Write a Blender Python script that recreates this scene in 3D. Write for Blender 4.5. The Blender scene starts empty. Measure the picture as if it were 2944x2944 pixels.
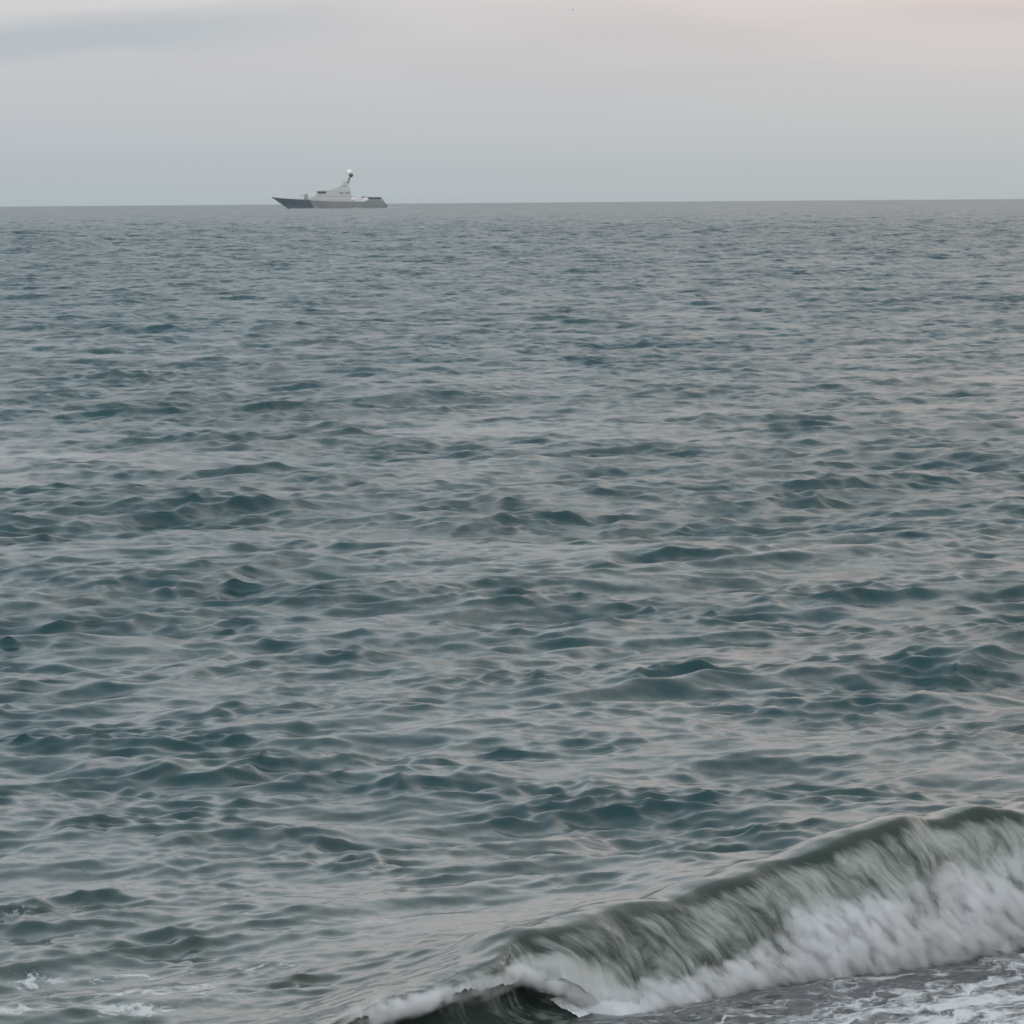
import bpy, bmesh, math, random
import numpy as np
from mathutils import Vector, Matrix

rng = np.random.default_rng(11)
random.seed(5)
sc = bpy.context.scene
COL = sc.collection

# ------------------------------------------------------------------ camera
CAM_H = 4.6
EARTH = 6.371e6
F_PX = 11857.0 / 2944.0            # focal length in picture widths
cam_d = bpy.data.cameras.new('camera')
cam = bpy.data.objects.new('camera', cam_d)
COL.objects.link(cam)
cam_d.sensor_width = 36.0
cam_d.lens = 36.0 * F_PX
cam_d.clip_start = 0.5
cam_d.clip_end = 60000.0
PITCH = math.atan((1472 - 583) / 11857.0) + math.sqrt(2 * CAM_H / EARTH)
ROLL = math.atan(22 / 2944.0)
cam.matrix_world = (Matrix.Translation((0, 0, CAM_H)) @ Matrix.Rotation(math.radians(90) - PITCH, 4, 'X')
                    @ Matrix.Rotation(-ROLL, 4, 'Z'))
sc.camera = cam

# ------------------------------------------------------------------ render settings
sc.view_settings.view_transform = 'Standard'
sc.view_settings.look = 'None'
sc.view_settings.exposure = 0.0
sc.view_settings.gamma = 1.0
sc.view_settings.use_curve_mapping = False
sc.render.engine = 'CYCLES'
sc.cycles.use_denoising = True
sc.cycles.filter_width = 1.6
sc.cycles.max_bounces = 8
sc.cycles.volume_bounces = 8
sc.cycles.volume_step_rate = 0.06
sc.cycles.volume_max_steps = 256

# ------------------------------------------------------------------ sky and sun
SUN_EL, SUN_AZ = math.radians(9), math.radians(205)      # low, behind the beach, veiled by cloud
w = bpy.data.worlds.new('World')
sc.world = w
w.use_nodes = True
nt = w.node_tree
nt.nodes.clear()


class NT:
    """small helper for building node trees"""
    def __init__(s, tree): s.t = tree
    def n(s, kind, **kw):
        nd = s.t.nodes.new(kind)
        for k, v in kw.items(): setattr(nd, k, v)
        return nd
    def put(s, sock, v):
        if isinstance(v, bpy.types.NodeSocket): s.t.links.new(v, sock)
        elif v is not None: sock.default_value = v
    def math(s, op, a, b=None, c=None, clamp=False):
        nd = s.n('ShaderNodeMath', operation=op, use_clamp=clamp)
        for i, v in enumerate((a, b, c)):
            if v is not None: s.put(nd.inputs[i], v)
        return nd.outputs[0]
    def vmath(s, op, a, b=None, scale=None):
        nd = s.n('ShaderNodeVectorMath', operation=op)
        s.put(nd.inputs[0], a)
        if b is not None: s.put(nd.inputs[1], b)
        if scale is not None: s.put(nd.inputs['Scale'], scale)
        return nd.outputs[0]
    def comb(s, x, y, z):
        nd = s.n('ShaderNodeCombineXYZ')
        for i, v in enumerate((x, y, z)): s.put(nd.inputs[i], v)
        return nd.outputs[0]
    def sep(s, v):
        nd = s.n('ShaderNodeSeparateXYZ'); s.put(nd.inputs[0], v)
        return nd.outputs
    def noise(s, vec, scale, detail=3, rough=.5, dist=0.0, out=0):
        nd = s.n('ShaderNodeTexNoise')
        s.put(nd.inputs['Vector'], vec)
        nd.inputs['Scale'].default_value = scale
        nd.inputs['Detail'].default_value = detail
        nd.inputs['Roughness'].default_value = rough
        nd.inputs['Distortion'].default_value = dist
        return nd.outputs[out]
    def ramp(s, fac, stops, interp='LINEAR'):
        nd = s.n('ShaderNodeValToRGB')
        nd.color_ramp.interpolation = interp
        el = nd.color_ramp.elements
        while len(el) < len(stops): el.new(.5)
        for e, (p, c) in zip(el, stops):
            e.position = p
            e.color = (*c, 1) if len(c) == 3 else c
        s.put(nd.inputs[0], fac)
        return nd.outputs[0]
    def smooth(s, v, lo, hi):
        nd = s.n('ShaderNodeMapRange', interpolation_type='SMOOTHSTEP')
        s.put(nd.inputs[0], v)
        for i, x in ((1, lo), (2, hi), (3, 0.0), (4, 1.0)): s.put(nd.inputs[i], x)
        return nd.outputs[0]
    def mix(s, fac, a, b, kind='RGBA', blend='MIX'):
        nd = s.n('ShaderNodeMix', data_type=kind, blend_type=blend)
        s.put(nd.inputs[0], fac)
        i = {'RGBA': (6, 7, 2), 'FLOAT': (2, 3, 0), 'VECTOR': (4, 5, 1)}[kind]
        for k, v in ((i[0], a), (i[1], b)):
            if kind == 'RGBA' and isinstance(v, tuple) and len(v) == 3: v = (*v, 1)
            s.put(nd.inputs[k], v)
        return nd.outputs[i[2]]
    def attr(s, name, out='Fac'):
        return s.n('ShaderNodeAttribute', attribute_name=name).outputs[out]


W = NT(nt)
d = W.vmath('NORMALIZE', W.n('ShaderNodeTexCoord').outputs['Generated'])
dx, dy, dz = W.sep(d)
sky = W.n('ShaderNodeTexSky', sky_type='NISHITA', sun_disc=False)
sky.sun_elevation = SUN_EL
sky.sun_rotation = SUN_AZ
sky.air_density = 1.4
sky.dust_density = 3.0
# the overcast layer: grey over the horizon, faintly pink a few degrees up, blue-grey overhead
el = W.math('POWER', W.math('MAXIMUM', dz, 0.0), 0.5)          # square root spreads the first degrees
layer = W.ramp(el, [(0.0, (4.85, 5.4, 5.6)), (0.085, (5.2, 5.6, 5.75)), (0.15, (6.0, 6.1, 6.2)),
                    (0.21, (6.85, 6.6, 6.6)), (0.32, (9.7, 9.0, 8.75)), (0.5, (9.6, 10.0, 10.1)),
                    (0.72, (8.2, 8.8, 9.1)), (1.0, (6.8, 7.5, 8.0))])
# slow cloud banks, drawn out level
cv = W.comb(dx, dy, W.math('MULTIPLY', dz, 7.0))
c1 = W.noise(cv, 5.5, 5, .55, .6)
c2 = W.noise(W.vmath('ADD', cv, (3.1, 7.7, 1.9)), 13.0, 4, .5, .8)
cl = W.math('ADD', W.math('MULTIPLY', c1, .7), W.math('MULTIPLY', c2, .3))
cl = W.math('MULTIPLY_ADD', W.math('SUBTRACT', cl, .5), .40, 1.0)
fade = W.smooth(dz, 0.008, 0.05)
layer = W.mix(1.0, layer, W.comb(W.mix(fade, 1.0, cl, 'FLOAT'), W.mix(fade, 1.0, cl, 'FLOAT'),
                                 W.mix(fade, 1.0, W.math('MULTIPLY_ADD', W.math('SUBTRACT', cl, 1.0), .8, 1.0), 'FLOAT')), blend='MULTIPLY')
# a thin blue-grey bank low in the west and a pink veil to the north
az = W.math('ARCTAN2', dx, dy)
bz = W.math('MULTIPLY_ADD', az, -0.05, W.math('ADD', dz, W.math('MULTIPLY', W.math('SUBTRACT', c2, .5), .012)))
band = W.math('MULTIPLY', W.smooth(bz, .036, .044), W.math('SUBTRACT', 1.0, W.smooth(bz, .044, .053)))
band = W.math('MULTIPLY', band, W.math('SUBTRACT', 1.0, W.smooth(az, -.10, -.01)))
layer = W.mix(W.math('MULTIPLY', band, .75), layer, (4.9, 5.55, 5.85))
pink = W.math('MULTIPLY', W.smooth(az, -.03, .12), W.smooth(dz, .022, .05))
layer = W.mix(W.math('MULTIPLY', pink, .8), layer, W.mix(1.0, layer, (1.10, 1.02, 1.0), blend='MULTIPLY'))
# broad brightness across the picture: slightly greyer to the west
side = W.smooth(az, -.25, .25)
layer = W.mix(1.0, layer, W.ramp(side, [(0, (.90, .94, .985)), (1, (1.0, .98, .96))]), blend='MULTIPLY')
mixsky = W.mix(0.94, sky.outputs[0], layer)
bg = W.n('ShaderNodeBackground')
bg.inputs['Strength'].default_value = 0.1
nt.links.new(mixsky, bg.inputs['Color'])
out = W.n('ShaderNodeOutputWorld')
nt.links.new(bg.outputs[0], out.inputs['Surface'])

sun_d = bpy.data.lights.new('sun', 'SUN')
sun_d.energy = 1.1
sun_d.angle = math.radians(25)
sun_d.color = (1.0, 0.97, 0.95)
sun = bpy.data.objects.new('sun', sun_d)
COL.objects.link(sun)
sd = Vector((math.sin(SUN_AZ) * math.cos(SUN_EL), math.cos(SUN_AZ) * math.cos(SUN_EL), math.sin(SUN_EL)))
sun.rotation_euler = sd.to_track_quat('Z', 'Y').to_euler()
sun.location = (0, -20, 30)


# ------------------------------------------------------------------ helpers
def tag(o, label=None, cat=None, group=None, kind=None):
    for k, v in (('label', label), ('category', cat), ('group', group), ('kind', kind)):
        if v: o[k] = v
    return o


def empty(name, loc):
    o = bpy.data.objects.new(name, None)
    o.location = loc
    COL.objects.link(o)
    return o


def link(name, me, mat, parent=None):
    o = bpy.data.objects.new(name, me)
    COL.objects.link(o)
    if mat: me.materials.append(mat)
    if parent: o.parent = parent
    return o


def grid_mesh(name, P, mask=None, attrs=None, uv=None):
    """P: (rows, cols, 3) points -> quad sheet"""
    nr, nc = P.shape[:2]
    i = np.arange(nr * nc, dtype=np.int32).reshape(nr, nc)
    q = np.stack([i[:-1, :-1], i[:-1, 1:], i[1:, 1:], i[1:, :-1]], -1)
    if mask is not None: q = q[mask]
    q = q.reshape(-1, 4)
    used = np.zeros(nr * nc, bool); used[q.ravel()] = True
    new = np.cumsum(used) - 1
    q = new[q].astype(np.int32)
    V = P.reshape(-1, 3)[used].astype(np.float32)
    me = bpy.data.meshes.new(name)
    me.vertices.add(len(V)); me.vertices.foreach_set('co', V.ravel())
    me.loops.add(q.size); me.loops.foreach_set('vertex_index', q.ravel())
    me.polygons.add(len(q))
    me.polygons.foreach_set('loop_start', np.arange(0, q.size, 4, dtype=np.int32))
    me.polygons.foreach_set('use_smooth', np.ones(len(q), bool))
    for k, a in (attrs or {}).items():
        at = me.attributes.new(k, 'FLOAT', 'POINT')
        at.data.foreach_set('value', a.reshape(-1)[used].astype(np.float32))
    if uv is not None:
        l = me.uv_layers.new(name='flow')
        l.data.foreach_set('uv', uv.reshape(-1, 2)[used][q.ravel()].astype(np.float32).ravel())
    me.update(calc_edges=True)
    return me


def sstep(x, a, b):
    t = np.clip((x - a) / (b - a), 0, 1)
    return t * t * (3 - 2 * t)


class Wob:
    """smooth 1-D random function, unit-ish amplitude"""
    def __init__(s, lo, hi, n=14):
        s.k = 2 * np.pi / np.exp(rng.uniform(np.log(lo), np.log(hi), n)); s.p = rng.uniform(0, 6.28, n); s.n = n
    def __call__(s, x):
        return sum(np.sin(k * x + p) for k, p in zip(s.k, s.p)) / math.sqrt(s.n / 2)


class Wob2:
    def __init__(s, lo, hi, n=18):
        k = 2 * np.pi / np.exp(rng.uniform(np.log(lo), np.log(hi), n)); a = rng.uniform(0, 6.28, n)
        s.kx, s.ky, s.p, s.n = k * np.cos(a), k * np.sin(a), rng.uniform(0, 6.28, n), n
    def __call__(s, x, y):
        return sum(np.sin(a * x + b * y + p) for a, b, p in zip(s.kx, s.ky, s.p)) / math.sqrt(s.n / 2)


# ------------------------------------------------------------------ the waves
ANG = math.radians(32)
ORG = np.array([.55, 23.5])
ES = np.array([math.cos(ANG), math.sin(ANG)])          # along the breaker
ET = np.array([math.sin(ANG), -math.cos(ANG)])         # across it, towards the shore

N_W = 260
lam = np.exp(np.linspace(math.log(0.13), math.log(14.0), N_W) + rng.uniform(-.01, .01, N_W))
spread = np.radians(np.interp(np.log(lam), [math.log(.13), math.log(1), math.log(6), math.log(14)], [50, 38, 28, 20]))
wdir = math.radians(-72) + rng.normal(0, 1, N_W) * spread
# slope carried by each log-band of wavelength
s_band = np.interp(np.log(lam), np.log([.13, .3, .6, 1.2, 2.4, 4.5, 8, 14]), [1.7, 1.7, 1.25, .88, .68, .46, .3, .2])
SLOPE = 0.0198
w_s = SLOPE * s_band * np.clip(rng.normal(1, .3, N_W), .3, 1.8)
w_k = 2 * np.pi / lam
w_a = w_s / w_k
w_kx, w_ky = w_k * np.cos(wdir), w_k * np.sin(wdir)
w_ph = rng.uniform(0, 2 * np.pi, N_W)
CHOP = 0.86


def row_step(dist):
    return np.where(dist < 60, .0018 * dist, np.where(dist < 600, .108 * (np.maximum(dist, 1) / 60) ** .75, .607 * (np.maximum(dist, 600) / 600) ** 2.4))


gust = Wob2(9, 45)
gust2 = Wob2(2.5, 9)
ruffle, ruffle2 = Wob2(1.0, 4.5, 20), Wob2(2.0, 8.0, 20)
T_LINE = np.array([[-6, 2.2], [-3, 1.1], [-2.15, .6], [-1.83, .4], [-1.38, .2], [-1.04, 0], [-.78, -.1], [-.44, -.25], [-.02, -.4], [.4, -.45],
                   [.73, -.5], [6, -.5], [14, -.3]])


def waves(x, y, near=True):
    """displacement (dx, dy, dz) and the slope the mesh cannot carry"""
    x = x.astype(np.float32); y = y.astype(np.float32)
    dist = np.sqrt(x * x + y * y)
    step = row_step(dist)
    ux = np.zeros_like(x); uy = np.zeros_like(x); uz = np.zeros_like(x); lost = np.zeros_like(x)
    off = np.interp(dist, [24, 60, 150, 500], [.92, 1.02, 1.15, 1.7])      # seas are higher away from the shore
    p1 = np.clip(1 + .42 * ruffle(x, y), .35, 1.75).astype(np.float32)
    p2 = np.clip((1 + .33 * ruffle2(x, y)) * off, .4, 2.0).astype(np.float32)
    for i in range(N_W):
        keep = np.clip((lam[i] / step - 1.6) / 1.6, 0, 1).astype(np.float32)
        lost += (1 - keep * keep) * (w_s[i] ** 2) * .5
        sel = keep > 0
        if not sel.any(): continue
        ph = np.float32(w_kx[i]) * x + np.float32(w_ky[i]) * y + np.float32(w_ph[i])
        s_, c_ = np.sin(ph), np.cos(ph)
        a = keep * np.float32(w_a[i]) * (p1 if lam[i] < .5 else p2 if lam[i] < 1.3 else off.astype(np.float32))
        uz += a * c_
        ux -= a * s_ * np.float32(CHOP * math.cos(wdir[i]))
        uy -= a * s_ * np.float32(CHOP * math.sin(wdir[i]))
    m = 1 + (.2 * gust(x, y) + .14 * gust2(x, y)) * np.clip(60 / dist, .3, 1)
    m = np.clip(m, .45, 1.6)
    s, t = to_st(x, y)
    tl = t - np.interp(s, T_LINE[:, 0], T_LINE[:, 1])
    m = m * (1 - .42 * sstep(tl, -3.4, -.9))           # shoaling water behind the breaker is smoother
    return ux * m, uy * m, uz * m, np.sqrt(lost) * m


def to_st(x, y):
    a, b = x - ORG[0], y - ORG[1]
    return a * ES[0] + b * ES[1], a * ET[0] + b * ET[1]


# breaker tables along s
CREST = np.array([[-9, .12], [-6, .16], [-3, .2], [-2.15, .21], [-1.83, .23], [-1.38, .24], [-1.04, .26], [-.78, .31], [-.44, .36], [-.02, .40], [.4, .42], [.73, .44],
                  [1.03, .49], [1.41, .55], [1.64, .59], [1.8, .64], [2.03, .69], [2.34, .75], [2.74, .77], [2.98, .75], [3.27, .76],
                  [3.45, .74], [4.5, .75], [6, .6], [9, .35]])


def crest_h(s):
    return np.interp(s, CREST[:, 0], CREST[:, 1])


def back_rise(tl, s):
    """height the breaker adds behind its crest (tl < 0 is seaward)"""
    h = crest_h(s)
    wd = .55 + .7 * h
    u = np.maximum(-tl, 0) / wd
    return h * (1 / (1 + u ** 2.2)) * (1 - sstep(u, 2.5, 5.0))


SEAM = -1.7


def curv(x, y):
    return -(x * x + y * y) / (2 * EARTH)


# ------------------------------------------------------------------ water material
def water_material(name, breaker=False):
    m = bpy.data.materials.new(name)
    m.use_nodes = True
    t = m.node_tree
    t.nodes.clear()
    g = NT(t)
    geo = g.n('ShaderNodeNewGeometry')
    pos = geo.outputs['Position']
    micro = g.attr('micro')
    foam_a = g.attr('foam')
    # ripples the sheet cannot carry: tilt the normal by world-space noise
    flat = g.vmath('MULTIPLY', pos, (1.0, 1.0, 0.0))
    tilt = None
    for sc_, amp in ((.25, 2.8), (.8, 4.4), (2.3, 4.0)):
        nv = g.vmath('SUBTRACT', g.noise(g.vmath('ADD', flat, (sc_ * 31, 7.3, 1.1)), sc_, 2, .55, 0.3, out=1), (.5, .5, .5))
        nv = g.vmath('SCALE', nv, scale=amp)
        tilt = nv if tilt is None else g.vmath('ADD', tilt, nv)
    tilt = g.vmath('SCALE', g.vmath('MULTIPLY', tilt, (1, 1, 0)), scale=micro)
    fine = g.vmath('SUBTRACT', g.noise(g.vmath('MULTIPLY', pos, (1, 1, 1)), 12.0, 3, .6, .4, out=1), (.5, .5, .5))
    fine = g.vmath('SCALE', g.vmath('MULTIPLY', fine, (1, 1, 0)), scale=.17)
    nrm = g.vmath('NORMALIZE', g.vmath('ADD', geo.outputs['Normal'], g.vmath('ADD', tilt, fine)))
    # water body: green-grey with suspended sand close to shore, teal further out, its brightening with distance painted into the colour
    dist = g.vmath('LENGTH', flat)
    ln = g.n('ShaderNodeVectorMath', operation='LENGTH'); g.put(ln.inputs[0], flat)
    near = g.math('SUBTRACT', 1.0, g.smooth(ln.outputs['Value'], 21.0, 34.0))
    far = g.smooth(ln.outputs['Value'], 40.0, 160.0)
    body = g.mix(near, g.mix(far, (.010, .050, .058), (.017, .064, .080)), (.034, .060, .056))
    if breaker: body = (.032, .051, .042)
    if breaker: body = g.mix(g.attr('swash'), body, (.050, .058, .066))
    p = g.n('ShaderNodeBsdfPrincipled')
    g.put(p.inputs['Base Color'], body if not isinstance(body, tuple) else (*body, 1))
    g.put(p.inputs['Roughness'], g.math('SQRT', g.math('MULTIPLY_ADD', micro, .34, .012)))
    p.inputs['IOR'].default_value = 1.333
    g.put(p.inputs['Normal'], nrm)
    # foam
    f = g.n('ShaderNodeBsdfPrincipled')
    f.inputs['Roughness'].default_value = .7
    f.inputs['Specular IOR Level'].default_value = .2
    if breaker:
        uv = g.n('ShaderNodeUVMap', uv_map='flow').outputs[0]
        streak_v = g.vmath('MULTIPLY', uv, (4.2, 1.3, 1.0))
        st1 = g.noise(streak_v, 1.0, 5, .66, 1.3)
        st2 = g.noise(g.vmath('ADD', g.vmath('MULTIPLY', uv, (19.0, 4.2, 1.0)), (9, 4, 2)), 1.0, 3, .6, .5)
        patch = g.noise(g.vmath('MULTIPLY', uv, (2.2, 1.6, 1)), 1.0, 3, .5, .6)
        tex = g.math('ADD', g.math('MULTIPLY', st1, .5), g.math('ADD', g.math('MULTIPLY', st2, .26), g.math('MULTIPLY', patch, .48)))
        tex = g.math('MULTIPLY_ADD', g.math('SUBTRACT', tex, .62), 1.15, .50)
        # swash lacework in front of the breaker
        lace_v = g.vmath('ADD', g.vmath('MULTIPLY', uv, (1.0, 1.0, 0)), g.vmath('SCALE', g.noise(uv, 2.3, 3, .6, out=1), scale=.35))
        lace = g.noise(g.vmath('MULTIPLY', lace_v, (2.7, 5.6, 1)), 1.0, 4, .62, 1.2)
        lace2 = g.noise(g.vmath('MULTIPLY', lace_v, (9.0, 15.0, 1)), 1.0, 3, .6, .8)
        lace = g.math('ADD', g.math('MULTIPLY', lace, .7), g.math('MULTIPLY', lace2, .3))
        swash = g.attr('swash')
        tex = g.mix(swash, tex, lace, 'FLOAT')
    else:
        v = g.vmath('ADD', flat, g.vmath('SCALE', g.noise(flat, 1.6, 2, .5, out=1), scale=.5))
        tex = g.math('ADD', g.math('MULTIPLY', g.noise(g.vmath('MULTIPLY', v, (1.0, .75, 1)), 4.6, 5, .66, 1.4), .65),
                     g.math('MULTIPLY', g.noise(g.vmath('MULTIPLY', v, (1, .8, 1)), 17.0, 3, .6, .6), .35))
    th = g.math('SUBTRACT', .80, g.math('MULTIPLY', foam_a, .55))
    fm = g.smooth(tex, g.math('SUBTRACT', th, g.mix(swash, .12, .06, 'FLOAT') if breaker else .03), g.math('ADD', th, g.mix(swash, .2, .13, 'FLOAT') if breaker else .11))
    fm = g.math('MULTIPLY', fm, g.smooth(foam_a, .02, .2))
    dens = .8 if not breaker else g.mix(swash, g.mix(g.smooth(foam_a, .75, .95), .62, .85, 'FLOAT'), .8, 'FLOAT')
    fm = g.math('MULTIPLY', fm, dens)
    g.put(f.inputs['Base Color'], g.mix(g.math('MAXIMUM', g.smooth(foam_a, .7, .9), swash), (.52, .57, .55), (.74, .78, .80)) if breaker else (.66, .70, .71, 1))
    g.put(f.inputs['Normal'], nrm)
    mx = g.n('ShaderNodeMixShader')
    t.links.new(fm, mx.inputs[0]); t.links.new(p.outputs[0], mx.inputs[1]); t.links.new(f.outputs[0], mx.inputs[2])
    o = g.n('ShaderNodeOutputMaterial')
    t.links.new(mx.outputs[0], o.inputs['Surface'])
    return m


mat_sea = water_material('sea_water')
mat_break = water_material('breaking_water', True)

# ------------------------------------------------------------------ sea sheet
rows = [21.0]
while rows[-1] < 16000: rows.append(rows[-1] + float(row_step(np.array(rows[-1]))))
rows = np.array(rows)
inner = np.radians(np.linspace(-7.8, 7.8, 385))
wing = np.radians(7.8 + 34 * np.linspace(0, 1, 20)[1:] ** 1.8)
ang = np.concatenate([-wing[::-1], inner, wing])
RR, AA = np.meshgrid(rows, ang, indexing='ij')
X, Y = RR * np.sin(AA), RR * np.cos(AA)
S, T = to_st(X, Y)
TL = T - np.interp(S, T_LINE[:, 0], T_LINE[:, 1])
vis = (TL < SEAM + .28)
ux, uy, uz, lost = waves(X, Y)
Z = uz + back_rise(TL, S) + curv(X, Y) - .02 * sstep(TL, SEAM + .02, SEAM + .2)      # tucks under the breaker's sheet
P = np.stack([X + ux, Y + uy, Z], -1)


def blob(x, y, cx, cy, rx, ry):
    return np.exp(-((x - cx) / rx) ** 2 - ((y - cy) / ry) ** 2)


def foam_patches(X, Y):
    f = np.zeros_like(X)
    for bx_, by_, brx, bry, ba in ((-2.35, 23.75, .75, .32, .72), (-1.9, 23.95, .4, .25, .68), (-2.85, 24.5, .35, .25, .7), (-1.6, 23.5, .5, .28, .66),
                                   (-2.1, 23.1, .8, .3, .68), (-2.2, 24.5, .8, .4, .5), (-1.5, 24.6, .5, .35, .5), (-2.3, 27.6, .7, .25, .45),
                                   (-2.8, 23.1, .4, .3, .68), (-.95, 25.9, .35, .2, .5), (-3.2, 26.4, .4, .25, .5), (-1.45, 26.9, .4, .2, .4)):
        f = np.maximum(f, ba * blob(X, Y, bx_, by_, brx, bry))
    return f


foam = foam_patches(X, Y)
mask = (vis[:-1, :-1] & vis[1:, :-1] & vis[:-1, 1:] & vis[1:, 1:])
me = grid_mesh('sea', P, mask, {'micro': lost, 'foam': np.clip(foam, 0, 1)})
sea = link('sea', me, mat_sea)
tag(sea, kind='structure')
del P, X, Y, RR, AA, S, T, TL, ux, uy, uz, Z

# ------------------------------------------------------------------ the breaker and the swash in front of it
s_in = np.linspace(-3.6, 4.6, 640)
s_l = -3.6 - np.linspace(0, 1, 26)[1:] ** 1.6 * 8
s_r = 4.6 + np.linspace(0, 1, 26)[1:] ** 1.6 * 9
sv = np.concatenate([s_l[::-1], s_in, s_r])
tipn, tipf, hn, hump = Wob(.25, .9), Wob(.05, .18), Wob(.5, 1.6), Wob(.16, .5)
TIP = np.array([[-9, .08, .86], [-2.2, .08, .86], [-1.36, .10, .80], [-.9, .17, .68], [-.6, .23, .54], [-.4, .29, .38], [-.25, .38, .18], [-.1, .48, 0], [.05, .55, -.06],
                [.5, .55, -.06], [1.3, .42, -.05], [3, .36, -.04], [9, .34, -.04]])   # s, reach past the crest, height / crest
tc0 = np.interp(sv, T_LINE[:, 0], T_LINE[:, 1])
tc = tc0 + .05 * hn(sv)
H = crest_h(sv) * (1 + .004 * hump(sv) + .03 * hn(sv + 7))
t_tip = np.interp(sv, TIP[:, 0], TIP[:, 1]) + .02 * tipn(sv) + .004 * tipf(sv)
z_tip = H * np.interp(sv, TIP[:, 0], TIP[:, 2]) + .006 * tipf(sv) + .015 * tipn(sv)
closed = sstep(np.interp(sv, TIP[:, 0], TIP[:, 2]), .1, -.03)


def bez(p, n):
    u = np.linspace(0, 1, n)[:, None]
    a, b, c, e = p
    return a * (1 - u) ** 3 + 3 * b * u * (1 - u) ** 2 + 3 * c * u * u * (1 - u) + e * u ** 3


rowsT, rowsZ, zone, vv, arc = [], [], [], [], []
# A: back of the wave, from the seam to the crest
nA = 90
uA = SEAM * (1 - np.linspace(0, 1, nA, endpoint=False))
for u_ in uA:
    rowsT.append(tc0 + u_ + (tc - tc0) * sstep(u_, -1.2, -.2)); rowsZ.append(back_rise(np.full_like(sv, u_), sv) * (1 + (.004 * hump(sv) + .03 * hn(sv + 7)) * sstep(u_, -1.0, 0))); zone.append(0)
# B: over the crest and down the falling lip
B = bez((np.stack([0 * sv, H], 0), np.stack([.10 + .12 * t_tip, H * 1.01], 0), np.stack([t_tip * .86, z_tip + .55 * (H - z_tip)], 0), np.stack([t_tip, z_tip], 0)),
        None) if False else None
nB = 110
u = np.linspace(0, 1, nB)[:, None]
c1t, c1z = .06 + .25 * t_tip, H * 1.0
c2t, c2z = t_tip * .85, z_tip + .62 * (H - z_tip)
bt = 3 * c1t * u * (1 - u) ** 2 + 3 * c2t * u * u * (1 - u) + t_tip * u ** 3
bz_ = H * (1 - u) ** 3 + 3 * c1z * u * (1 - u) ** 2 + 3 * c2z * u * u * (1 - u) + z_tip * u ** 3
for k in range(nB): rowsT.append(tc + bt[k]); rowsZ.append(bz_[k]); zone.append(1)
# C: back under the lip along the hollow face and out to the trough
nC = 56
u = np.linspace(0, 1, nC + 1)[1:, None]
trough = -.05
t_end, z_end = np.maximum(t_tip + .12, .62), trough + 0 * sv
hol = (1 - closed)
p1t, p1z = t_tip - .16 * hol, z_tip + (.02 * H) * hol
p2t, p2z = (t_tip - .75 * hol * t_tip) - .06 * hol, np.minimum(z_tip, .02) * 0 + trough - .02
ct = t_tip * (1 - u) ** 3 + 3 * p1t * u * (1 - u) ** 2 + 3 * p2t * u * u * (1 - u) + t_end * u ** 3
cz = z_tip * (1 - u) ** 3 + 3 * p1z * u * (1 - u) ** 2 + 3 * p2z * u * u * (1 - u) + z_end * u ** 3
for k in range(nC): rowsT.append(tc + ct[k]); rowsZ.append(cz[k]); zone.append(2)
# D: the swash running to the beach
nD = 140
uD = np.linspace(0, 1, nD + 1)[1:] ** 1.25
for u_ in uD: rowsT.append(tc + t_end + u_ * 4.6); rowsZ.append(trough + .10 * u_ + 0 * sv); zone.append(3)
TT, ZZ, ZN = np.array(rowsT), np.array(rowsZ), np.array(zone)
SS = np.broadcast_to(sv, TT.shape)
X = ORG[0] + SS * ES[0] + TT * ET[0]
Y = ORG[1] + SS * ES[1] + TT * ET[1]
V = np.concatenate([np.zeros((1, len(sv))), np.cumsum(np.hypot(np.diff(TT, axis=0), np.diff(ZZ, axis=0)), 0)], 0)
iB = nA
uvv = V - V[iB]                                          # metres past the crest
ux, uy, uz, lost = waves(X, Y)
zi = ZN[:, None] + 0 * SS
kB = np.clip((np.arange(len(ZN)) - nA) / nB, 0, 1)[:, None] + 0 * SS
face = sstep(kB, .0, .2) * (zi < 3)
amp = np.where(zi == 0, 1 - .5 * sstep(TT - tc, -1.3, -.1), np.where(zi == 3, .55, (.5 - .28 * face)))
P = np.stack([X + ux * amp, Y + uy * amp, ZZ + uz * amp + curv(X, Y)], -1)
# ropes of falling water on the lip
rope = Wob2(.06, .3, 24)
rr = rope(SS * 1.0, uvv * .22) * .003 * sstep(kB, .12, .5) * sstep(kB, 1, .6) * (zi == 1)
lump = Wob2(.25, .8, 16)(SS, uvv) * .014 * sstep(kB, .1, .5) * sstep(kB, 1, .6) * (zi == 1)
P[..., 0] += (rr + lump) * ET[0]; P[..., 1] += (rr + lump) * ET[1]; P[..., 2] += .4 * (rr + lump)
# chop of the backwash in the swash
chop = Wob2(.12, .7, 30)
P[..., 2] += np.where(zi == 3, .007 * chop(SS * .75, TT * 1.6) * sstep(TT - tc - t_end, 0, .3), 0)
right = sstep(SS, -.6, .6)
fo = np.where(zi == 1, (.05 + .64 * sstep(kB, .04, .4)) * (.6 + .3 * right), 0)
fo = np.where(zi == 1, np.maximum(fo, .80 * sstep(kB, .3, .8) * (1 - sstep(SS, -.1, .5)) * sstep(SS, -2.6, -1.2)), fo)
fo = np.where(zi == 0, .55 * sstep(TT - tc, -.22, .0) * (1 - sstep(SS, -1.2, -.5)), fo)
fo = np.where(zi == 0, np.maximum(fo, .8 * foam_patches(X, Y)), fo)
dsw = TT - tc - t_end
fo = np.where(zi == 3, .40 + .17 * sstep(dsw, .2, 1.2) + .10 * sstep(SS, .2, 2.0), fo)
fo = np.where(zi == 2, .30, fo)
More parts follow.
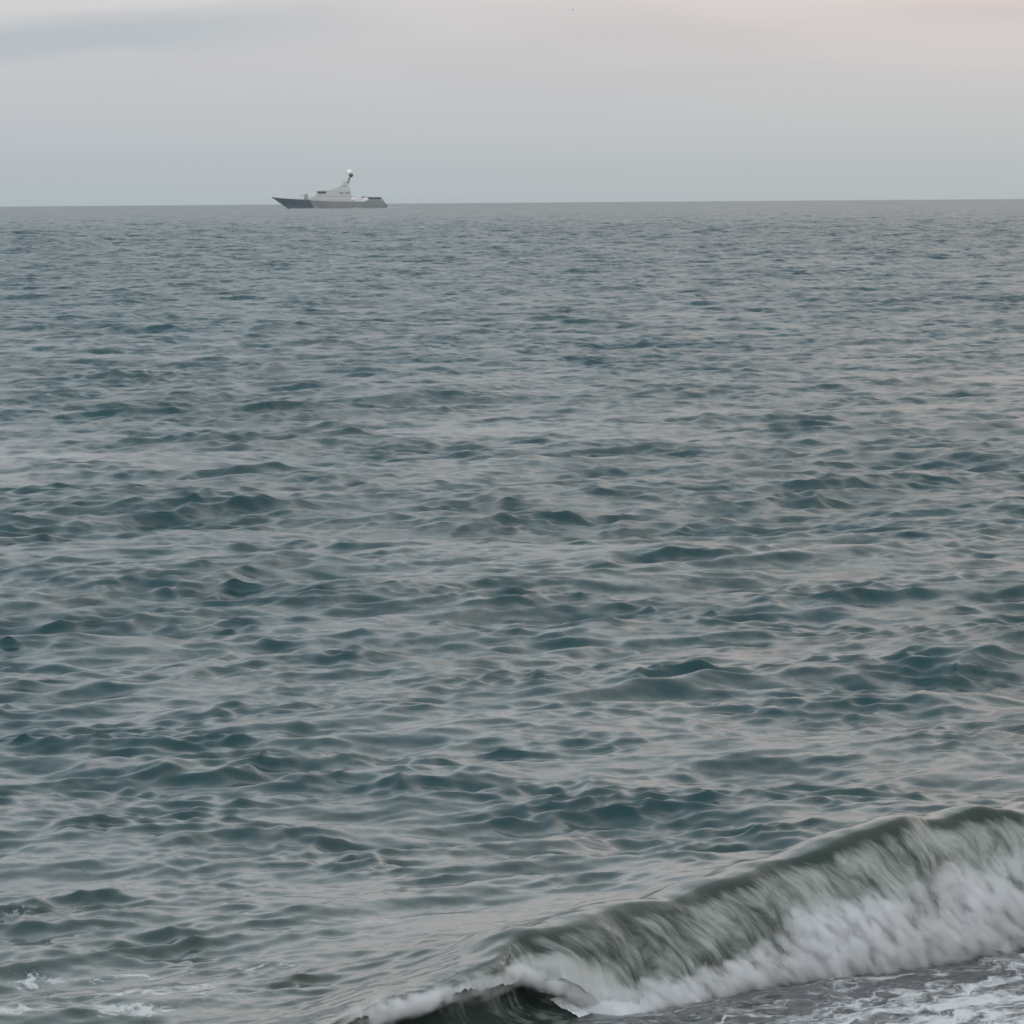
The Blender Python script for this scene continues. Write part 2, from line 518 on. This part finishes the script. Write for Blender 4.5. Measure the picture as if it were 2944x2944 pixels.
me = grid_mesh('breaking_wave', P, None, {'micro': lost * amp, 'foam': np.clip(fo, 0, 1), 'swash': (zi == 3) * 1.0}, np.stack([SS - .45 * np.clip(uvv, 0, 1.5), uvv], -1))
brk = link('breaking_wave', me, mat_break)
tag(brk, kind='structure')


def breaker_point(s, tl, z):
    t = np.interp(s, T_LINE[:, 0], T_LINE[:, 1]) + tl
    return ORG[0] + s * ES[0] + t * ET[0], ORG[1] + s * ES[1] + t * ET[1], z


# ------------------------------------------------------------------ white water at the foot of the breaker
FT = np.array([[-.35, .62], [-.12, .85], [.26, .76], [.8, .62], [1.35, .50], [1.79, .59], [2.5, .52], [3.1, .43], [4.6, .42], [8, .5]])   # front edge past the crest
FH = np.array([[-.35, .0], [-.15, .05], [.3, .07], [.75, .09], [1.15, .16], [1.4, .27], [1.65, .33], [1.95, .36], [2.35, .41], [2.8, .43], [3.3, .48], [4.6, .5], [8, .3]])
fs = np.concatenate([np.linspace(-.35, 4.4, 620), np.linspace(4.4, 8, 60)[1:]])
nF = 90
uf = np.linspace(0, 1, nF)[:, None]
wb1, wb2 = Wob(.25, .9), Wob(.08, .25)
front = np.interp(fs, FT[:, 0], FT[:, 1]) + .05 * wb1(fs) + .015 * wb2(fs)
fh = np.interp(fs, FH[:, 0], FH[:, 1]) * (1 + .16 * wb1(fs + 3) + .07 * wb2(fs + 1))
back = .05 + 0 * fs
ft = front - .10 + (back - front + .10) * uf
fz = -.07 + (fh * .70 + .07) * np.sin(np.clip(uf * 1.15, 0, 1) * np.pi / 2) ** .8 * (1 - .75 * sstep(uf, .8, 1))
lumpA, lumpB, lumpC = Wob2(.2, .5, 20), Wob2(.07, .2, 26), Wob2(.025, .07, 30)
FS = np.broadcast_to(fs, ft.shape)
env = np.sin(uf * np.pi) ** .5 * np.interp(fs, [-.35, .2, 1.4, 2], [.25, .45, .9, 1.0])
disp = env * (.022 * lumpA(FS, ft * 1.3 + fz) + .015 * lumpB(FS, ft + fz * 1.2) + .008 * lumpC(FS, ft + fz))
x, y, z = breaker_point(FS, ft + disp * .8, fz + disp * .9)
me = grid_mesh('foam', np.stack([x, y, z], -1))
m = bpy.data.materials.new('white_water'); m.use_nodes = True
g = NT(m.node_tree)
p = m.node_tree.nodes['Principled BSDF']
geo = g.n('ShaderNodeNewGeometry')
p.inputs['Base Color'].default_value = (.74, .775, .80, 1)
p.inputs['Roughness'].default_value = .8
p.inputs['Specular IOR Level'].default_value = .1
bp = g.n('ShaderNodeBump'); bp.inputs['Strength'].default_value = .8; bp.inputs['Distance'].default_value = .02
g.put(bp.inputs['Height'], g.noise(geo.outputs['Position'], 38.0, 4, .65))
g.put(p.inputs['Normal'], bp.outputs[0])
foam_o = link('foam', me, m)
tag(foam_o, kind='stuff')

# airborne spray round the white water: a low cloud of droplets, thin towards its edges
SPL, SPR = -2.6, 8.0
spo_x, spo_y, _ = 0, 0, 0
sp_t = np.interp(1.5, T_LINE[:, 0], T_LINE[:, 1])
bm = bmesh.new()
ringL = []
for s_ in np.linspace(SPL, SPR, 40):
    tm = float(np.interp(s_, T_LINE[:, 0], T_LINE[:, 1])); f_ = float(np.interp(s_, FT[:, 0], FT[:, 1])); h_ = float(np.interp(s_, FH[:, 0], FH[:, 1]))
    ringL.append([bm.verts.new((s_, tm + a, b)) for a, b in ((-.16, -.1), (-.16, max(h_ * 1.35 + .16, .42 if s_ < .3 else 0)), (f_ * .6, max(h_ * 1.3 + .16, .42 if s_ < .3 else 0)), (f_ + .22, .25), (f_ + .22, -.1))])
for A_, B_ in zip(ringL, ringL[1:]):
    for k in range(5): bm.faces.new((A_[k], B_[k], B_[(k + 1) % 5], A_[(k + 1) % 5]))
bm.faces.new(ringL[0]); bm.faces.new(ringL[-1][::-1])
bmesh.ops.recalc_face_normals(bm, faces=bm.faces)
me = bpy.data.meshes.new('spray'); bm.to_mesh(me); bm.free()
m = bpy.data.materials.new('spray_droplets'); m.use_nodes = True
m.node_tree.nodes.clear()
g = NT(m.node_tree)
oc = g.n('ShaderNodeTexCoord').outputs['Object']
ox, oy, oz = g.sep(oc)
us = g.math('DIVIDE', g.math('SUBTRACT', ox, SPL), SPR - SPL)
stops = []
for s_ in (-2.6, -.3, 0, .4, .75, 1.1, 1.4, 1.65, 2.0, 2.4, 2.9, 3.4, 4.6, 8.0):
    tm = float(np.interp(s_, T_LINE[:, 0], T_LINE[:, 1])); f_ = float(np.interp(s_, FT[:, 0], FT[:, 1])); h_ = float(np.interp(s_, FH[:, 0], FH[:, 1]))
    stops.append(((s_ - SPL) / (SPR - SPL), (max(h_, .02), (tm + f_ * .42 + 1) * .5, f_ * .5)))
tab = g.sep(g.ramp(us, stops))
hgt, mid, hw = tab[0], g.math('MULTIPLY_ADD', tab[1], 2.0, -1.0), tab[2]
nv = g.vmath('SCALE', g.vmath('SUBTRACT', g.noise(oc, 4.5, 3, .55, out=1), (.5, .5, .5)), scale=.22)
_, ny_, nz_ = g.sep(nv)
ry = g.math('DIVIDE', g.math('ADD', g.math('SUBTRACT', oy, mid), ny_), g.math('ADD', hw, .10))
rz = g.math('DIVIDE', g.math('ADD', oz, nz_), g.math('ADD', g.math('MULTIPLY', hgt, 1.0), .05))
rad = g.math('SQRT', g.math('ADD', g.math('MULTIPLY', ry, ry), g.math('MULTIPLY', rz, rz)))
den = g.math('SUBTRACT', 1.0, g.smooth(rad, .62, 1.12))
den = g.math('MULTIPLY', den, g.smooth(g.noise(g.vmath('MULTIPLY', g.comb(g.math('MULTIPLY_ADD', oz, .7, ox), oy, oz), (1, .55, .5)), 13.0, 5, .68), .40, .60))
den = g.math('MULTIPLY', den, g.smooth(ox, -.4, .9))
den = g.math('MULTIPLY', den, 1.0)
lst = []
for s_ in (-2.6, -2.2, -1.8, -1.36, -1.1, -.9, -.65, -.43, -.29, -.2, 0, .5, 8.0):
    tm = float(np.interp(s_, T_LINE[:, 0], T_LINE[:, 1])) + float(np.interp(s_, TIP[:, 0], TIP[:, 1]))
    zt = float(crest_h(s_)) * float(np.interp(s_, TIP[:, 0], TIP[:, 2]))
    lst.append(((s_ - SPL) / (SPR - SPL), (max(zt, 0), (tm + 1) * .4, float(np.interp(s_, [-2.5, -1.6, -.6, -.1, .3], [.3, 1, .9, .9, 0])))))
lt = g.sep(g.ramp(us, lst))
ly = g.math('ADD', g.math('SUBTRACT', oy, g.math('MULTIPLY_ADD', lt[1], 2.5, -1.0)), g.math('MULTIPLY', ny_, .6))
lz = g.math('ADD', g.math('SUBTRACT', oz, lt[0]), g.math('MULTIPLY', nz_, .6))
lr = g.math('SQRT', g.math('ADD', g.math('MULTIPLY', ly, ly), g.math('MULTIPLY', lz, lz)))
ld = g.math('MULTIPLY', g.math('SUBTRACT', 1.0, g.smooth(lr, .02, .085)), lt[2])
ld = g.math('MULTIPLY', ld, g.smooth(g.noise(oc, 9.0, 3, .6), .36, .62))
den = g.math('MAXIMUM', den, g.math('MULTIPLY', ld, .6))
vp = g.n('ShaderNodeVolumePrincipled')
vp.inputs['Color'].default_value = (.94, .955, .968, 1)
vp.inputs['Anisotropy'].default_value = .2
g.put(vp.inputs['Density'], g.math('MULTIPLY', den, 70.0))
o_ = g.n('ShaderNodeOutputMaterial')
m.node_tree.links.new(vp.outputs[0], o_.inputs['Volume'])
spray = link('spray', me, m)
spray.matrix_world = Matrix(((ES[0], ET[0], 0, ORG[0]), (ES[1], ET[1], 0, ORG[1]), (0, 0, 1, 0), (0, 0, 0, 1)))
tag(spray, kind='stuff')

# ------------------------------------------------------------------ shore under and behind the camera
bx = np.linspace(-40, 40, 60); bt_ = np.linspace(0, 1, 60)
yy = 26 - 50 * bt_
XX, YY = np.meshgrid(bx, yy)
ZZb = np.interp(YY, [-24, 10, 20, 26], [3.4, 2.0, -.25, -.7]) + .03 * Wob2(.8, 4)(XX, YY)
me = grid_mesh('beach', np.stack([XX, YY, ZZb], -1))
m = bpy.data.materials.new('dark_shingle'); m.use_nodes = True
g = NT(m.node_tree)
p = m.node_tree.nodes['Principled BSDF']; p.inputs['Roughness'].default_value = .8
pos = g.n('ShaderNodeNewGeometry').outputs['Position']
vor = g.n('ShaderNodeTexVoronoi'); vor.inputs['Scale'].default_value = 30; g.put(vor.inputs['Vector'], pos)
g.put(p.inputs['Base Color'], g.mix(g.noise(vor.outputs['Color'], 3.0), (.05, .05, .05), (.16, .15, .14)))
tag(link('beach', me, m), kind='structure')


# ------------------------------------------------------------------ the ship
def paint(name, col, rough=.55, var=.12, scale=.5):
    m = bpy.data.materials.new(name); m.use_nodes = True
    g = NT(m.node_tree)
    p = m.node_tree.nodes['Principled BSDF']
    p.inputs['Roughness'].default_value = rough
    tc_ = g.n('ShaderNodeTexCoord').outputs['Object']
    nz = g.noise(g.vmath('MULTIPLY', tc_, (1, 1, .35)), scale, 4, .6)
    g.put(p.inputs['Base Color'], g.mix(nz, tuple(c * (1 - var) for c in col), tuple(c * (1 + var) for c in col)))
    return m


M_hull = paint('hull_grey', (.235, .26, .28))
M_bow = paint('bow_blue', (.13, .17, .20))
M_red = paint('stripe_maroon', (.155, .155, .185))
M_pale = paint('stripe_pale', (.27, .31, .32))
M_sup = paint('superstructure_grey', (.40, .425, .43), var=.06)
M_deck = paint('deck_grey', (.22, .23, .235))
M_dark = paint('dark_fitting', (.085, .09, .10))  # lifted a little to paint in distance haze, as are windows and mast
M_win = paint('window_dark', (.06, .08, .085), rough=.15)
M_white = paint('bright_white', (.86, .85, .83), rough=.4, var=.03)
M_mast = paint('mast_grey', (.28, .28, .29))
M_black = paint('rubber_black', (.03, .03, .035))


def sx(px): return (px - 947) * .0396
def sz(py): return (645 - py) * .0396


def mesh_bm(bm, name, mat, parent):
    bmesh.ops.recalc_face_normals(bm, faces=bm.faces)
    me = bpy.data.meshes.new(name); bm.to_mesh(me); bm.free()
    return link(name, me, mat, parent)


def prism(prof, half, top_half=None, bevel=.08, y0=0.0):
    """side profile in ship pixels extruded across the beam; upper points may be pulled inboard"""
    bm = bmesh.new()
    pts = [(sx(a), sz(b)) for a, b in prof]
    z0, z1 = min(p[1] for p in pts), max(p[1] for p in pts)
    th = half if top_half is None else top_half
    L, Rr = [], []
    for (a, b) in pts:
        k = (b - z0) / max(z1 - z0, 1e-6)
        hw = half + (th - half) * k
        L.append(bm.verts.new((a, y0 - hw, b))); Rr.append(bm.verts.new((a, y0 + hw, b)))
    bm.faces.new(L); bm.faces.new(Rr[::-1])
    n = len(L)
    for i in range(n): bm.faces.new((L[i], Rr[i], Rr[(i + 1) % n], L[(i + 1) % n]))
    bmesh.ops.recalc_face_normals(bm, faces=bm.faces)
    if bevel: bmesh.ops.bevel(bm, geom=list(bm.edges), offset=bevel, segments=1, affect='EDGES', clamp_overlap=True)
    return bm


def tube(bm, pts, radii, n=8):
    rings = []
    for i, (pt, r) in enumerate(zip(pts, radii)):
        a = Vector(pts[max(i - 1, 0)]); b = Vector(pts[min(i + 1, len(pts) - 1)])
        q = (b - a).to_track_quat('Z', 'Y')
        rings.append([bm.verts.new(Vector(pt) + q @ Vector((r * math.cos(2 * math.pi * k / n), r * math.sin(2 * math.pi * k / n), 0))) for k in range(n)])
    for A_, B_ in zip(rings, rings[1:]):
        for k in range(n): bm.faces.new((A_[k], A_[(k + 1) % n], B_[(k + 1) % n], B_[k]))
    bm.faces.new(rings[0][::-1]); bm.faces.new(rings[-1])
    return bm


def box(bm, c, size, rz=0):
    v = bmesh.ops.create_cube(bm, size=1, matrix=Matrix.Translation(c) @ Matrix.Rotation(rz, 4, 'Z') @ Matrix.Diagonal((*size, 1)))['verts']
    return v


SD = 2262.0
ship = empty('patrol_ship', (-98.4, SD, -SD * SD / (2 * EARTH) - .2))
ship.rotation_euler = (0, 0, math.radians(3))
tag(ship, 'long grey patrol ship with dark bow, raked mast and white radome, sailing on the horizon', 'ship')

# hull: stations from stem to transom
deck_line = [(150, 485), (250, 500), (400, 508), (560, 516), (700, 530), (850, 541), (1000, 546), (1200, 549), (1400, 550), (1690, 548), (1742, 612)]
dl = np.array([(sx(a), sz(b)) for a, b in deck_line])


def stem_x(z): return sx(375) + (sx(150) - sx(375)) * (np.clip(z / sz(485), -.3, 1.05)) ** 1 if z > 0 else sx(375) + z * -1.2


def half_deck(f): return 5.1 * min(1, (1 - (1 - min(f / .38, 1)) ** 2.2)) * (1 - .10 * max(0, (f - .6) / .4)) + .12
def half_wl(f): return 4.6 * (1 - (1 - min(f / .5, 1)) ** 1.9) * (1 - .08 * max(0, (f - .6) / .4)) + .05


FR = list(np.linspace(0, .3, 16)) + list(np.linspace(.34, 1, 22))
hull_x = lambda f, z: stem_x(z) + f * ((sx(1742) if z < 1.4 else sx(1742)) - stem_x(z))


def hull_pts(f):
    xd = sx(150) + f * (sx(1742) - sx(150))
    zd = float(np.interp(xd, dl[:, 0], dl[:, 1]))
    wd, ww = half_deck(f), half_wl(f)
    lv = [(-1.6, .35 * ww), (-.6, .85 * ww), (0.0, ww), (.45 * zd, ww + .35 * (wd - ww)), (.8 * zd, ww + .8 * (wd - ww)), (zd, wd)]
    return [(stem_x(z) + f * (sx(1742) - stem_x(z)), y_, z) for z, y_ in lv]


def hull_skin(fs_, lo, hi, grow=0.0, cap=True):
    bm = bmesh.new()
    for side in (-1, 1):
        prev = None
        for f in fs_:
            ring = [bm.verts.new((a, side * (b + grow), c)) for a, b, c in hull_pts(f)[lo:hi]]
            if prev:
                for k in range(len(ring) - 1): bm.faces.new((prev[k], ring[k], ring[k + 1], prev[k + 1]))
            prev = ring
    return bm


bm = hull_skin(FR, 0, 6)
# keel plate, deck edge and transom closed
bm.verts.ensure_lookup_table()
nst, npt = len(FR), 6
Lv = [[bm.verts[i * npt + k] for k in range(npt)] for i in range(nst)]
Rv = [[bm.verts[nst * npt + i * npt + k] for k in range(npt)] for i in range(nst)]
for i in range(nst - 1):
    bm.faces.new((Lv[i][0], Rv[i][0], Rv[i + 1][0], Lv[i + 1][0]))
for q in (Lv, Rv): pass
for k in range(npt - 1):
    bm.faces.new((Lv[-1][k], Lv[-1][k + 1], Rv[-1][k + 1], Rv[-1][k])); bm.faces.new((Lv[0][k], Rv[0][k], Rv[0][k + 1], Lv[0][k + 1]))
hull = mesh_bm(bm, 'hull', M_hull, ship)
for po in hull.data.polygons: po.use_smooth = True


def patch(name, f0, f1, mat, rake, n=10, lo=2, grow=.03):
    """a painted panel standing proud of the hull skin, its ends raked; one on each side"""
    for side in (-1, 1):
        bm = bmesh.new()
        prev = None
        for i in range(n + 1):
            ring = []
            for k in range(lo, 6):
                f = f0 + (f1 - f0) * i / n + rake * ((k - lo) / (5 - lo) - .5) * (0 if (f0 == 0 and i == 0) else 1)
                a, b, c = hull_pts(max(f, 0))[k]
                ring.append(bm.verts.new((a, side * (b + grow), c)))
            if prev:
                for k in range(len(ring) - 1): bm.faces.new((prev[k], ring[k], ring[k + 1], prev[k + 1]))
            prev = ring
        mesh_bm(bm, name, mat, hull)


patch('bow_paint', 0.0, .235, M_bow, .04)
patch('hull_stripe', .240, .285, M_red, .04)
patch('pale_stripe', .290, .33, M_pale, .04)
# dark boot line along the waterline at the bow
# deck
bm = bmesh.new()
ring = [hull_pts(f)[5] for f in FR]
L = [bm.verts.new((a, -b + .12, c - .12)) for a, b, c in ring]; Rr = [bm.verts.new((a, b - .12, c - .12)) for a, b, c in ring]
for i in range(len(ring) - 1): bm.faces.new((L[i], Rr[i], Rr[i + 1], L[i + 1]))
mesh_bm(bm, 'deck', M_deck, ship)
# bulwark at the bow
bm = bmesh.new()
for side in (-1, 1):
    prev = None
    for f in np.linspace(0, .17, 9):
        a, b, c = hull_pts(f)[5]
        rg = [bm.verts.new((a, side * (b + .035), c - .35)), bm.verts.new((a, side * (b + .06), c + .28 * (1 - f / .2))), bm.verts.new((a, side * (b - .1), c + .28 * (1 - f / .2))), bm.verts.new((a, side * (b - .12), c - .3))]
        if prev:
            for k in range(4): bm.faces.new((prev[k], rg[k], rg[(k + 1) % 4], prev[(k + 1) % 4]))
        prev = rg
mesh_bm(bm, 'bulwark', M_dark, ship)
# guard rails
for side in (-1, 1):
    bm = bmesh.new()
    last = None
    for f in np.linspace(.17, .93, 40):
        a, b, c = hull_pts(f)[5]
        tube(bm, [(a, side * (b - .2), c - .1), (a, side * (b - .2), c + 1.0)], [.03, .03], 4)
        if last: 
            for hh in (.5, 1.0): tube(bm, [(last[0], side * (last[1] - .2), last[2] + hh), (a, side * (b - .2), c + hh)], [.02, .02], 4)
        last = (a, b, c)
    mesh_bm(bm, 'guard_rail', M_sup, ship)

# wash along the waterline and behind the stern
bm = bmesh.new()
wsh = Wob(.8, 4.0)
for side in (-1, 1):
    prev = None
    for i, f in enumerate(np.linspace(.02, 1.16, 70)):
        a, b, c = hull_pts(min(f, 1))[2]
        a += max(0, f - 1) * 60
        b = b if f <= 1 else b * (1 + (f - 1) * .8)
        ht = (.16 + .10 * float(wsh(a))) * (1 + 0.2 * math.exp(-((f - .04) / .05) ** 2) + 1.6 * math.exp(-((f - 1.03) / .05) ** 2)) * (1 if f < 1.1 else (1.16 - f) / .06)
        ht = max(ht, .0)
        rg = [bm.verts.new((a, side * (b - .1), -.3)), bm.verts.new((a, side * (b + .05), .2 + ht)), bm.verts.new((a, side * (b + .35), .2 + ht * .7)), bm.verts.new((a, side * (b + 1.1), -.3))]
        if prev:
            for k in range(3): bm.faces.new((prev[k], rg[k], rg[k + 1], prev[k + 1]))
        prev = rg
bmesh.ops.recalc_face_normals(bm, faces=bm.faces)
me = bpy.data.meshes.new('wake'); bm.to_mesh(me); bm.free()
wake = link('wake', me, paint('wake_foam', (.36, .40, .42), .8, .25, 1.2))
wake.matrix_world = ship.matrix_basis
tag(wake, kind='stuff')

# superstructure
mesh_bm(prism([(640, 528), (705, 478), (760, 462), (1262, 472), (1268, 552), (1000, 552)], 3.9, 3.3), 'deckhouse', M_sup, ship)
bridge = mesh_bm(prism([(752, 464), (768, 440), (782, 412), (805, 401), (905, 397), (1010, 376), (1238, 398), (1246, 474), (800, 474)], 3.55, 2.9), 'bridge', M_sup, ship)
# wheelhouse windows: a dark strip of panes round the front and sides
for i in range(6):
    for side in (-1, 1):
        bm = bmesh.new()
        a0 = 786 + i * 18
        box(bm, (sx(a0 + 7.5), side * 3.33, sz(424)), (.60, .36, .86))
        mesh_bm(bm, 'window', M_win, bridge)
for i in range(5):
    bm = bmesh.new()
    v = box(bm, (sx(771), (i - 2) * 1.12, sz(425)), (.25, .95, .9))
    mesh_bm(bm, 'window', M_win, bridge)
mesh_bm(prism([(745, 408), (752, 399), (900, 395), (905, 402)], 3.6, 3.5, .03), 'bridge_roof', M_mast, bridge)
for a0 in (1090, 1122, 1172, 1204):
    for side in (-1, 1):
        bm = bmesh.new(); box(bm, (sx(a0), side * 3.3, sz(428)), (.75, .4, .8)); mesh_bm(bm, 'window', M_deck, bridge)
# raked fairing carrying the mast
fair = mesh_bm(prism([(985, 380), (1090, 342), (1138, 290), (1150, 272), (1184, 268), (1200, 300), (1222, 376), (1242, 402)], 2.3, .9), 'funnel', M_sup, ship)
for a0, b0, w_, h_ in ((1080, 372, 1.2, .5), (1150, 330, .9, .5)):
    for side in (-1, 1):
        bm = bmesh.new(); box(bm, (sx(a0), side * 1.75, sz(b0)), (w_, .5, h_)); mesh_bm(bm, 'vent', M_mast, fair)
# mast, radar platform, radome
bm = bmesh.new()
tube(bm, [(sx(1200), 0, sz(300)), (sx(1212), 0, sz(250)), (sx(1228), 0, sz(212)), (sx(1238), 0, sz(192))], [.85, .6, .5, .6], 10)
mast = mesh_bm(bm, 'mast', M_mast, ship)
bm = bmesh.new()
tube(bm, [(sx(1238), 0, sz(215)), (sx(1242), 0, sz(196)), (sx(1244), 0, sz(172))], [.35, 1.15, 1.25], 12)
mesh_bm(bm, 'radar_platform', M_dark, mast)
bm = bmesh.new()
bmesh.ops.create_uvsphere(bm, u_segments=20, v_segments=14, radius=1.62, matrix=Matrix.Translation((sx(1225), 0, sz(142))) @ Matrix.Diagonal((1, 1, .95, 1)))
ra = mesh_bm(bm, 'radome', M_white, mast)
for po in ra.data.polygons: po.use_smooth = True
for p0, p1 in (((sx(1246), -1.0, sz(180)), (sx(1250), -1.0, sz(120))), ((sx(1246), 1.0, sz(180)), (sx(1250), 1.0, sz(120))), ((sx(1150), 0, sz(272)), (sx(1125), 0, sz(235)))):
    bm = bmesh.new(); tube(bm, [p0, p1], [.07, .03], 5); mesh_bm(bm, 'antenna', M_mast, mast)
for p0, sz_ in (((sx(1215), 0, sz(238)), (.35, 3.4, .16)), ((sx(1222), 0, sz(222)), (.3, 2.4, .3))):
    bm = bmesh.new(); box(bm, p0, sz_); mesh_bm(bm, 'radar_bar', M_mast, mast)

# gun on the foredeck
gun = mesh_bm(prism([(588, 520), (592, 468), (606, 440), (640, 436), (652, 462), (654, 524)], 1.25, .75, .1), 'gun_turret', paint('gun_grey', (.25, .27, .265)), ship)
bm = bmesh.new(); tube(bm, [(sx(600), 0, sz(455)), (sx(560), 0, sz(462)), (sx(520), 0, sz(466))], [.16, .1, .07], 8); mesh_bm(bm, 'gun_barrel', M_mast, gun)

# after deck
mesh_bm(prism([(1480, 552), (1484, 512), (1664, 512), (1694, 552)], 4.5, 4.4, .05), 'stern_house', M_hull, ship)
mesh_bm(prism([(1470, 512), (1474, 489), (1655, 491), (1664, 512)], 4.75, 4.75, .05), 'helicopter_deck', M_dark, ship)
cr = mesh_bm(prism([(1384, 552), (1388, 478), (1424, 476), (1432, 552)], 1.0, .8, .06, y0=-1.0), 'boat_crane', M_mast, ship)
bm = bmesh.new(); tube(bm, [(sx(1405), -1.0, sz(480)), (sx(1470), -1.4, sz(492))], [.3, .15], 8); mesh_bm(bm, 'crane_arm', M_mast, cr)
bm = bmesh.new(); tube(bm, [(sx(1690), 0, sz(548)), (sx(1694), 0, sz(470))], [.08, .04], 6); mesh_bm(bm, 'flagstaff', M_mast, ship)


def small_boat(px, py, ln, ht, label):
    """white open boat: hull with flared sides, pointed bow, inflated tube along the rim and a console"""
    o = empty('small_boat', ship.matrix_basis @ Vector((sx(px), -3.0, sz(py))))
    o.rotation_euler = ship.rotation_euler
    bm = bmesh.new()
    st = []
    for i in range(9):
        f = i / 8
        hw = ht * .62 * (1 - max(0, (.45 - f) / .45) ** 2.0) + .02
        st.append([bm.verts.new(((f - .5) * ln - (.1 * ln if f == 0 else 0) * k, y_, z_)) for k, (y_, z_) in enumerate(((0, 0), (-hw * .8, ht * .3), (-hw, ht * .78), (hw, ht * .78), (hw * .8, ht * .3)))])
    for a, b in zip(st, st[1:]):
        for k in range(5): bm.faces.new((a[k], b[k], b[(k + 1) % 5], a[(k + 1) % 5]))
    bm.faces.new(st[0][::-1]); bm.faces.new(st[-1])
    mesh_bm(bm, 'hull', M_white, o)
    bm = bmesh.new()
    rim = [(ln * .5, -ht * .6, ht * .8), (-.05 * ln, -ht * .6, ht * .8), (-ln * .42, -ht * .3, ht * .84), (-ln * .56, 0, ht * .9), (-ln * .42, ht * .3, ht * .84), (-.05 * ln, ht * .6, ht * .8), (ln * .5, ht * .6, ht * .8)]
    tube(bm, rim, [ht * .2] * 7, 8)
    mesh_bm(bm, 'rim_tube', M_white, o)
    bm = bmesh.new(); box(bm, (ln * .12, 0, ht * .95), (ln * .22, ht * .5, ht * .5)); mesh_bm(bm, 'console', M_white, o)
    tag(o, label, 'boat', 'small white boats on the after deck of the ship')
    return o


small_boat(1265, 541, 2.7, 1.35, 'smaller bright white boat on the ship deck, just behind the grey superstructure')
small_boat(1456, 553, 3.3, 1.75, 'larger bright white boat on the ship deck, against the dark raised stern platform')


# ------------------------------------------------------------------ a far gull over the sea
def gull(loc):
    o = empty('seabird', loc)
    m_ = paint('feather_grey', (.8, .8, .8))
    bm = bmesh.new()
    tube(bm, [(-.26, 0, 0), (-.2, 0, .02), (-.12, 0, .02), (.02, 0, 0), (.18, 0, -.01), (.3, 0, .0)], [.015, .05, .06, .085, .06, .02], 10)
    b = mesh_bm(bm, 'body', m_, o)
    for side in (-1, 1):
        bm = bmesh.new()
        pts = [(0, 0, .03, .18), (0.02, .28, .12, .17), (.07, .5, .10, .13), (.16, .74, .04, .03)]
        rows_ = [(bm.verts.new((x_ - c_ * .5, side * y_, z_)), bm.verts.new((x_ - c_ * .1, side * y_, z_ + .018)), bm.verts.new((x_ + c_ * .5, side * y_, z_ - .005)), bm.verts.new((x_, side * y_, z_ - .008))) for x_, y_, z_, c_ in pts]
        for a, c in zip(rows_, rows_[1:]):
            for k in range(4): bm.faces.new((a[k], c[k], c[(k + 1) % 4], a[(k + 1) % 4]))
        bm.faces.new(rows_[0]); bm.faces.new(rows_[-1][::-1])
        mesh_bm(bm, 'wing', m_, o)
    bm = bmesh.new(); box(bm, (.36, 0, 0), (.16, .12, .015)); mesh_bm(bm, 'tail', m_, o)
    tag(o, 'tiny pale grey bird gliding high in the sky, right of the ship', 'bird')
    o.rotation_euler = (.1, 0, math.radians(62))
    return o


gull((9.6, 620.0, CAM_H + 620 * 534 / 11857.0))
